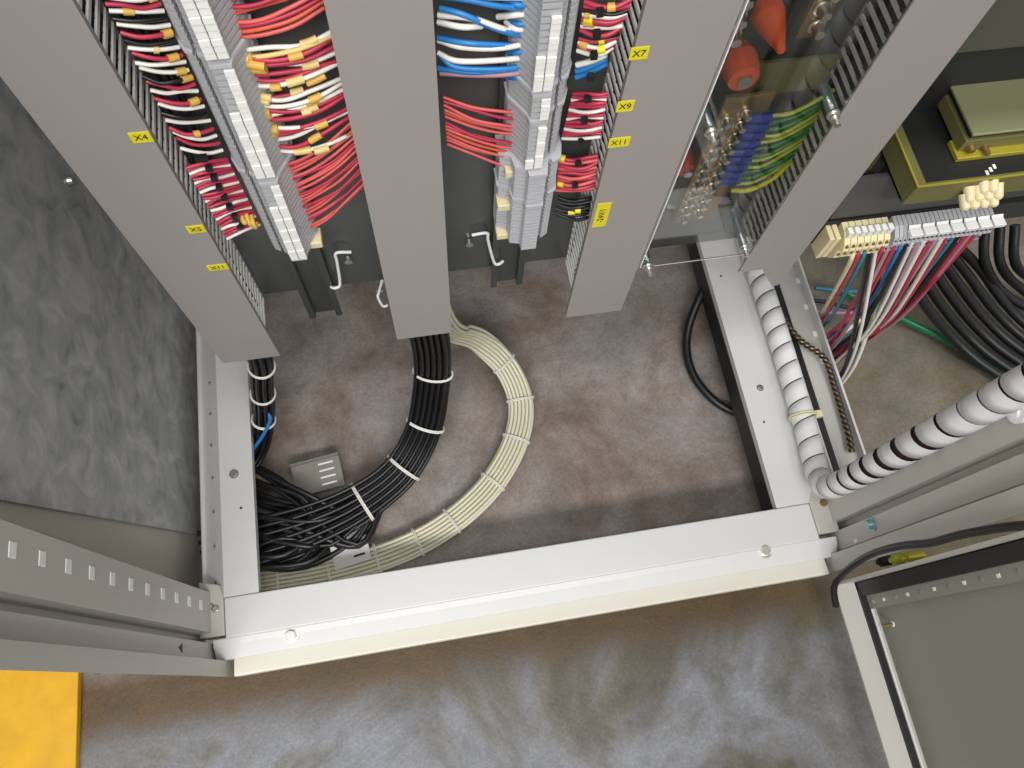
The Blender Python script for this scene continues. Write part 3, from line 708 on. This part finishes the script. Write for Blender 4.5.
# small bundle dropping from the left duct
lb = [Vector((-.185, .385, .42)), PZ(258, 350, .30), PZ(262, 385, .20), PZ(264, 415, .12), PZ(258, 450, .06), PZ(235, 480, .05)]
offs = [(.0056 * math.cos(a * 1.047), .0056 * math.sin(a * 1.047)) for a in range(6)] + [(.0112 * math.cos(a * .698), .0112 * math.sin(a * .698)) for a in range(9)]
bundle(lb, offs, .0027, M_BLACKC, 'black cable of the small bundle dropping behind the left rail', 'black cables under the left duct')
lp = spline(lb, 7)
for tk, (px, py) in enumerate(((259, 368), (264, 394), (260, 420))):
    best = min(range(1, len(lp) - 1), key=lambda i: (lambda v: (512 + 775 * v.x / -v.z - px) ** 2 + (384 - 775 * v.y / -v.z - py) ** 2)(RM.transposed() @ (lp[i] - Vector((0, 0, H)))))
    ring((.0150, .0150), lp[best], lp[best + 1] - lp[best - 1], M_TIE, 'white tie on the small bundle under left duct, %s one' % ('upper', 'middle', 'lower')[tk], 'white ties on the small bundle')
wire([PZ(252, 400, .14), PZ(266, 412, .14), PZ(270, 420, .13), PZ(262, 437, .10), PZ(248, 456, .06)], .0026, M_BLUE, 'blue wire curling out behind the left rail', None, 'wire')
# slotted brackets on the floor
def bracket(p, w, d, rz, slots, label, tilt=0):
    t = thing('slotted_bracket', label, 'bracket', 'slotted steel brackets on the floor', loc=p); t.rotation_euler = (tilt, 0, rz)
    MB().box(-w / 2, w / 2, -d / 2, d / 2, 0, .002).box(-w / 2, w / 2, d / 2 - .002, d / 2, 0, .012).build('plate', mat('zinc bracket', (206, 206, 202), .45) if slots < 4 else mat('grey bracket', (136, 133, 126), .45), t)
    for k in range(slots):
        MB().box(w * .05, w * .36, -d / 2 + d * (k + .7) / (slots + .6), -d / 2 + d * (k + .95) / (slots + .6), .002, .0024).build('slot', M_TAG if slots >= 4 else M_INK, t)
bracket(PZ(318, 476, .020), .068, .046, .12, 4, 'dark slotted bracket standing behind the black cables')
bracket(PZ(350, 549, .030), .050, .044, .16, 3, 'pale slotted bracket between the black and cream cables')
# black loop at the right rail
wire([PZ(722, 262, .06), PZ(702, 292, .05), PZ(687, 335, .02), PZ(692, 372, .012), PZ(716, 402, .012), PZ(748, 416, .012), PZ(790, 420, .012)], .0065, M_BLACKC, 'thick black cable looping out from under the right rail', None, 'cable', 'cable', n=12)

# ------------------------------------------------------------------ white spiral-wrapped loom on the right rail and upright
R_S = .0158
sx_ = .4985
lo = [Vector((sx_ - .004, .62, RT + .001 + R_S)), Vector((sx_ - .003, .50, RT + .001 + R_S)), Vector((sx_ - .002, .36, RT + .001 + R_S)), Vector((sx_ - .004, .25, RT + .001 + R_S)), Vector((sx_ - .010, .190, RT + .006 + R_S)),
      Vector((sx_ - .016, .166, RT + .022 + R_S)), Vector((sx_ - .018, .155, RT + .06)), Vector((.4815, .1525, RT + .12)), Vector((.4815, .152, RT + .30)), Vector((.4815, .152, RT + .6)), Vector((.4815, .150, 1.5))]
loom = thing('spiral_wrapped_loom', 'white spiral-wrapped cable loom along the right rail and up the upright', 'cable loom', loc=(0, 0, 0))
def resample(pts, step):
    out = [pts[0]]; acc = 0
    for a, b in zip(pts, pts[1:]):
        L = (b - a).length; d = step - acc
        while d <= L:
            out.append(a.lerp(b, d / L)); d += step
        acc = L - (d - step)
    return out
lc = resample(spline(lo, 30), .0025)
MB().tube(lc[::3], R_S - .0022, 12).build('wire_core', mat('dark red brown wires', (52, 30, 30), .5), loom)
fr_ = []; ref = Vector((1, 0, 0))
for i in range(len(lc)):
    t = (lc[min(i + 1, len(lc) - 1)] - lc[max(i - 1, 0)]).normalized(); ref = (ref - t * ref.dot(t)).normalized(); fr_.append((t, ref, t.cross(ref)))
def at_len(s):
    i = max(0, min(len(lc) - 2, int(s / .0025))); u = s / .0025 - i
    return lc[i].lerp(lc[i + 1], u), fr_[i]
total = (len(lc) - 2) * .0025; mb = MB(); s = 0.0; NS = 20; vs = []; rows = 0
s_post = .47
while s < total - .04:
    k = int(0)
    pitch = .0275 if s < s_post else .0345 + .005 * math.sin(s * 21)
    cov = .945 if s < s_post else .90 - .17 * max(0, math.sin((s - s_post) * 11 + .3))
    for i in range(NS):
        th = 2 * math.pi * i / NS; sa = s + pitch * i / NS
        for (ds, rr) in ((0, R_S - .0008), (0.0002, R_S + .0001), (pitch * cov * .5, R_S), (pitch * cov, R_S - .0002)):
            p, (t, a, b) = at_len(min(sa + ds, total - .001)); vs.append(p + (a * math.cos(th) + b * math.sin(th)) * rr)
        rows += 1
    s += pitch
fs = [(r * 4 + c, r * 4 + c + 1, (r + 1) * 4 + c + 1, (r + 1) * 4 + c) for r in range(rows - 1) for c in range(3)]
mb.add(vs, fs, True).build('spiral_wrap', M_SPIRAL, loom)
# nylon tie holding the loom on the rail
p = PZ(805, 422, RT + .02)
q, (t, a, b) = at_len(min((i * .0025 for i in range(len(lc) - 2)), key=lambda u: abs(at_len(u)[0].y - .262)))
pts = [q + (a * math.cos(6.283 * i / 24) + b * math.sin(6.283 * i / 24)) * (R_S + .0018) for i in range(25)]
tie = tag(MB().tube([v + t * .0015 for v in pts], .0014, 6, False).tube([v - t * .0015 for v in pts], .0014, 6, False).build('cable_tie', mat('yellowed nylon', (226, 220, 176), .4)), 'yellowed tie binding the white spiral loom to right rail', 'cable tie')
MB().box(q.x + .016, q.x + .027, q.y - .005, q.y + .005, q.z - .004, q.z + .005).build('tie_head', MATS['yellowed nylon'], tie, .001)
# braided black cord between the rails
cp = [PZ(x, y, RT + z) for x, y, z in ((776, 300, .003), (784, 318, .003), (800, 340, .003), (824, 358, .001), (834, 385, -.003), (842, 412, -.003), (848, 432, -.003), (852, 452, -.003))]
sp = spline(cp, 10)
cord = tag(MB().tube(sp, .0030, 8).build('braided_cord', M_BRASS), 'black and brown braided cord lying on the neighbouring bay rail', 'cord')
sp2 = resample(sp, .0012)
for ph in (0, math.pi):
    hp = []
    for i in range(len(sp2)):
        t = (sp2[min(i + 1, len(sp2) - 1)] - sp2[max(i - 1, 0)]).normalized(); a = t.cross(Vector((0, 0, 1))).normalized(); b = a.cross(t)
        an = i * .45 + ph; hp.append(sp2[i] + (a * math.cos(an) + b * math.sin(an)) * .0026)
    MB().tube(hp, .0020, 6).build('strand', M_BLACK, cord)
# black hose along the door edge
hs = [PX(px, py, .476) for px, py in ((1040, 524), (1000, 528), (960, 535), (930, 543), (900, 546), (872, 554), (852, 566), (839, 578))]
hs += [PX(834, 589, .474), PX(836, 606, .477)]
wire(hs, .0042, M_BLACKC, 'black cable hanging across the door hinge side', None, 'cable', 'cable', n=10)

# ------------------------------------------------------------------ neighbouring bay: terminal block row, transformer, cables
nb = thing('terminal_row', 'horizontal cream and grey terminal row above the multicoloured wires', 'terminal strip', loc=(0, 0, 0))
A = PY(852, 238, .36); B = PY(905, 229, .36); C = PY(1012, 214, .36); E = PY(835, 236, .372)
zt = (A.z + C.z) / 2 - .030
prof = [(.384, zt + .018), (.372, zt + .017), (.362, zt + .010), (.358, zt + .002), (.364, zt - .006), (.362, zt - .018), (.368, zt - .028), (.384, zt - .030)]
x = A.x
n1 = int((B.x - A.x) / .0075)
for k in range(n1):
    b_ = MB().prism(prof, A.x + k * .0075, A.x + k * .0075 + .0066, 'x').build('terminal_block', M_CREAM, nb)
    for zz, yy in ((zt + .007, .3598), (zt - .012, .3626)):
        MB().cyl((A.x + k * .0075 + .0033, yy + .003, zz), (A.x + k * .0075 + .0033, yy - .0008, zz), .0019, n=8).build('screw', M_BRASS, b_)
    if k < 8: MB().box(A.x + k * .0075 + .0008, A.x + k * .0075 + .0058, .366, .3735, zt + .0155, zt + .0235).build('marker', M_TAG, b_)
n2 = int((C.x - B.x) / .0052)
for k in range(n2):
    b_ = MB().prism(prof, B.x + .001 + k * .0052, B.x + .001 + k * .0052 + .0044, 'x').build('terminal_block', M_TERM, nb)
    xm = B.x + .0032 + k * .0052; mh_ = MB()
    for yy, zz in ((.3600, zt + .006), (.3640, zt - .005), (.3626, zt - .013)): mh_.cyl((xm, yy + .003, zz), (xm, yy - .0006, zz), .0012, n=6)
    mh_.build('screw_holes', M_INK, b_)
for k in range(7):
    x0 = B.x + .014 + k * .0158
    MB().prism([(.3675, zt + .0185), (.3695, zt + .0200), (.3605, zt + .0132), (.3590, zt + .0120)], x0, x0 + .0135, 'x').build('marker_strip', M_TAG, nb)
    MB().box(x0, x0 + .0135, .357, .3665, zt + .0135, zt + .0185).build('marker_strip', M_TAG, nb, .0005)
for k in range(2):
    MB().box(A.x - .010 - k * .007, A.x - .0045 - k * .007, .366, .384, zt - .022, zt + .016).build('end_clamp', M_CREAM, nb, .001)
nr_ = MB().box(A.x - .05, C.x + .08, .3845, .3895, zt - .020, zt + .014).build('din_rail', M_RAILD); tag(nr_, 'steel rail behind the horizontal cream terminal row', 'rail', 'mounting rails of the terminals')
# steel apron above the row
zq = PY(918, 187, .362).z - .032
tag(MB().prism([(.388, zt + .020), (.392, zt + .019), (.402, zq), (.398, zq)], A.x - .012, C.x + .10, 'x').build('apron_plate', mat('dull grey steel', (92, 90, 88), .35, metal=.4)), 'dull grey steel apron plate above the cream terminal row', 'plate')
# transformer: a dark tray with olive rim and a smaller olive frame on it
yq = .362
tr = thing('transformer', 'dark transformer with olive and yellow steel frame in right bay', 'transformer')
c0 = PY(918, 187, yq); zA = c0.z; X1 = c0.x + .26
m_ = MB().box(c0.x, X1, yq, yq + .004, zA - .030, zA).box(c0.x, c0.x + .010, yq + .004, .56, zA - .030, zA).box(c0.x, X1, yq + .004, .56, zA - .030, zA - .026)
m_.build('tray', M_OLIVE, tr, .0008)
MB().box(c0.x + .0102, X1, yq + .0042, .56, zA - .0258, zA - .002).build('core', M_IRON, tr)
MB().box(c0.x - .0012, X1, yq - .0012, yq + .0008, zA, zA + .0012).box(c0.x - .0012, c0.x + .0008, yq + .0008, .56, zA, zA + .0012).build('rim', M_OLIVEY, tr)
c1 = PZ(953, 151, zA); yB = c1.y
zB = PY(968, 130, yB).z
MB().box(c1.x - .002, X1, yB - .012, yB + .010, zA - .0015, zA + .004).build('yellow_flange', M_OLIVEY, tr, .0008)
MB().box(c1.x, X1, yB - .004, .60, zA + .0045, zB - .012).build('frame', M_OLIVE, tr, .001)
MB().box(c1.x + .004, X1, yB - .001, .60, zB - .0115, zB - .0035).build('slot', M_IRON, tr)
MB().box(c1.x - .001, X1, yB - .006, .60, zB - .003, zB).build('top_plate', mat('pale olive sheet', (158, 158, 122), .35, metal=.3), tr, .0008)
hexbolt((c1.x + .010, yB - .004, zA + .010), (0, -1, 0), .004, .006, tr, M_BRASS)
hexbolt((c1.x + .026, yB - .004, zA + .008), (0, -1, 0), .003, .010, tr, M_BRASS)
p = PZ(991, 172, zA - .002)
for k in range(3): MB().box(p.x + k * .005 - .006, p.x + k * .005 - .003, p.y - .003 + k * .003, p.y + .002 + k * .003, zA - .0019, zA - .0014).build('printed_mark', M_TAG, tr)
# strips between duct and transformer
for k, px in enumerate((872, 881, 889)):
    a = PY(px, 158 + k * 2, .43)
    tag(MB().box(a.x, a.x + .003, .425, .45, a.z - .02, a.z + .025).build('core_strip', M_OLIVE if k != 1 else M_STEEL), '%s narrow upright steel strip beside the transformer' % ('leftmost', 'middle', 'rightmost')[k], 'strip', 'upright strips beside the transformer')
# grey box above
pa = PY(960, 54, .37)
tag(MB().box(.4085, .72, .37, .44, pa.z, pa.z + .35).build('device_housing', mat('olive grey plastic', (78, 79, 68), .5), None, .002), 'grey housing above the transformer in the right bay', 'housing')
MB_ = MB().box(.412, .85, .448, .451, .30, 1.9).build('backing_plate', M_IRON); tag(MB_, 'dark mounting plate behind the transformer', 'plate')
# cluster of cream bushings
cbx = PY(979, 200, .352)
for i in range(4):
    for j in range(3):
        if j == 2 and i in (0, 3): continue
        x = cbx.x - .014 + i * .010 + j * .002; z = cbx.z - .004 + j * .0065
        y = .347 + j * .004
        tag(MB().cyl((x, y + .012, z + .006), (x, y, z), .0056, .0046, n=10).cyl((x, y, z), (x, y - .002, z - .001), .0046, .0025, n=10).build('bushing', M_CREAM), 'cream plastic bushing, %s from left in the %s row of its heap' % (('first', 'second', 'third', 'fourth')[i], ('lower', 'middle', 'upper')[j]), 'bushing', 'heaped cream bushings')
# coloured wires falling from the row
NW = 'thin multicoloured wire falling from the terminal row in right bay'; NG = 'coloured wires under the terminal row'
cols = [M_CREAM, M_CRIM, M_TEAL, M_BLACKC, M_WW, M_CRIM, M_MAUVE, M_CRIM, M_BLUE, M_BLACKC, M_WW, M_MAUVE, M_WW, M_CRIM, M_MAUVE, M_WW, M_CRIM, M_TEAL, M_BLACKC, M_CRIM, M_MAUVE, M_CRIM]
ends = [(805, 318), (808, 322), (812, 328), (836, 378), (842, 378), (812, 348), (818, 352), (822, 345), (838, 330), (832, 352), (838, 360), (845, 350), (842, 356), (848, 352), (840, 348), (852, 350), (850, 352), (848, 340), (846, 352), (856, 346), (850, 350), (838, 352)]
for i, c in enumerate(cols):
    t = i / (len(cols) - 1); sx = 853 + t * 125; sy = 250 - t * 21
    P0 = PY(sx, sy, .366); ex, ey = ends[i]
    far = abs(sx - ex)
    P3 = PZ(ex, ey, .075); P1 = PY(sx - far * .08, sy + 14, .362); P2 = P1.lerp(P3, .55) + Vector((.006 + far * .0001, -.006, -.012))
    P3.x = max(P3.x, .590); P4 = Vector((max(.582, P3.x - .03), P3.y - .01, .012))
    wire([P0, P1, P2, P3, P4], .0024 if i % 3 else .0028, c, '%s wire, %s from the left under the cream and grey terminal row' % (CN[c], 'first' if i == 0 else ORD[i]), NG)
for (px, c) in (([(803, 345), (825, 338), (850, 316)], M_CRIM), ([(805, 352), (830, 343), (860, 320)], M_WW), ([(808, 357), (835, 346), (868, 322)], M_TEAL), ([(810, 300), (830, 303), (860, 311)], M_BLACKC), ([(812, 312), (838, 313), (862, 312)], M_MAUVE), ([(815, 288), (845, 291), (868, 292)], M_TEAL)):
    wire([Vector((max(v.x, .580), v.y, v.z)) for v in [PZ(a, b, .06) for a, b in px]], .003, c, '%s wire crossing low behind the bay rail, %s' % (CN[c], 'nearest the cream block' if px[0][1] < 290 else 'lower down'), 'low crossing wires in the right bay')
# white and black pair sweeping forward
for k, c in enumerate((M_WW, M_BLACKC)):
    wire([PY(884 - 5 * k, 252, .366), PZ(880 - 5 * k, 290, .24), PZ(868 - 6 * k, 330, .16), PZ(856 - 7 * k, 362, .09), PZ(846 - 6 * k, 378, .05), PZ(834 - 6 * k, 392, .012)], .0032 + .0016 * k, c, ('white', 'black')[k] + ' wire sweeping forward from terminal row towards bay rail', None)
# heavy cables on the floor
for k in range(6):
    o = k * 11.5
    wire([PZ(905 + o * .9, 262 - o * .3, .15), PZ(922 + o, 300 - o * .55, .10), PZ(950 + o, 335 - o * .5, .05), PZ(985 + o, 366 - o * .5, .03), PZ(1040 + o, 395 - o * .5, .02), PZ(1150 + o, 420 - o * .5, .02)], .0075, M_BLACKC, 'thick black cable, %s from the left, sweeping across right bay floor' % (['first'] + ORD[1:])[k], 'thick black cables in the right bay', 'cable', 'cable', n=12)
for k in range(3):
    o = k * 15
    wire([PZ(985 + o, 225, .16), PZ(985 + o, 262, .12), PZ(1003 + o, 292 - o * .4, .06), PZ(1040 + o, 312 - o * .4, .04), PZ(1120 + o, 330 - o, .03)], .0072, M_BLACKC, 'thick black cable curling at the far right, %s from the left' % (['first'] + ORD[1:])[k], 'curling black cables at the right', 'cable', 'cable', n=12)
wire([PZ(838, 288, .05), PZ(870, 304, .04), PZ(905, 320, .03), PZ(958, 346, .02), PZ(1000, 372, .012)], .0065, M_DGREEN, 'dark green cable crossing under the black cables', None, 'cable', 'cable', n=10)
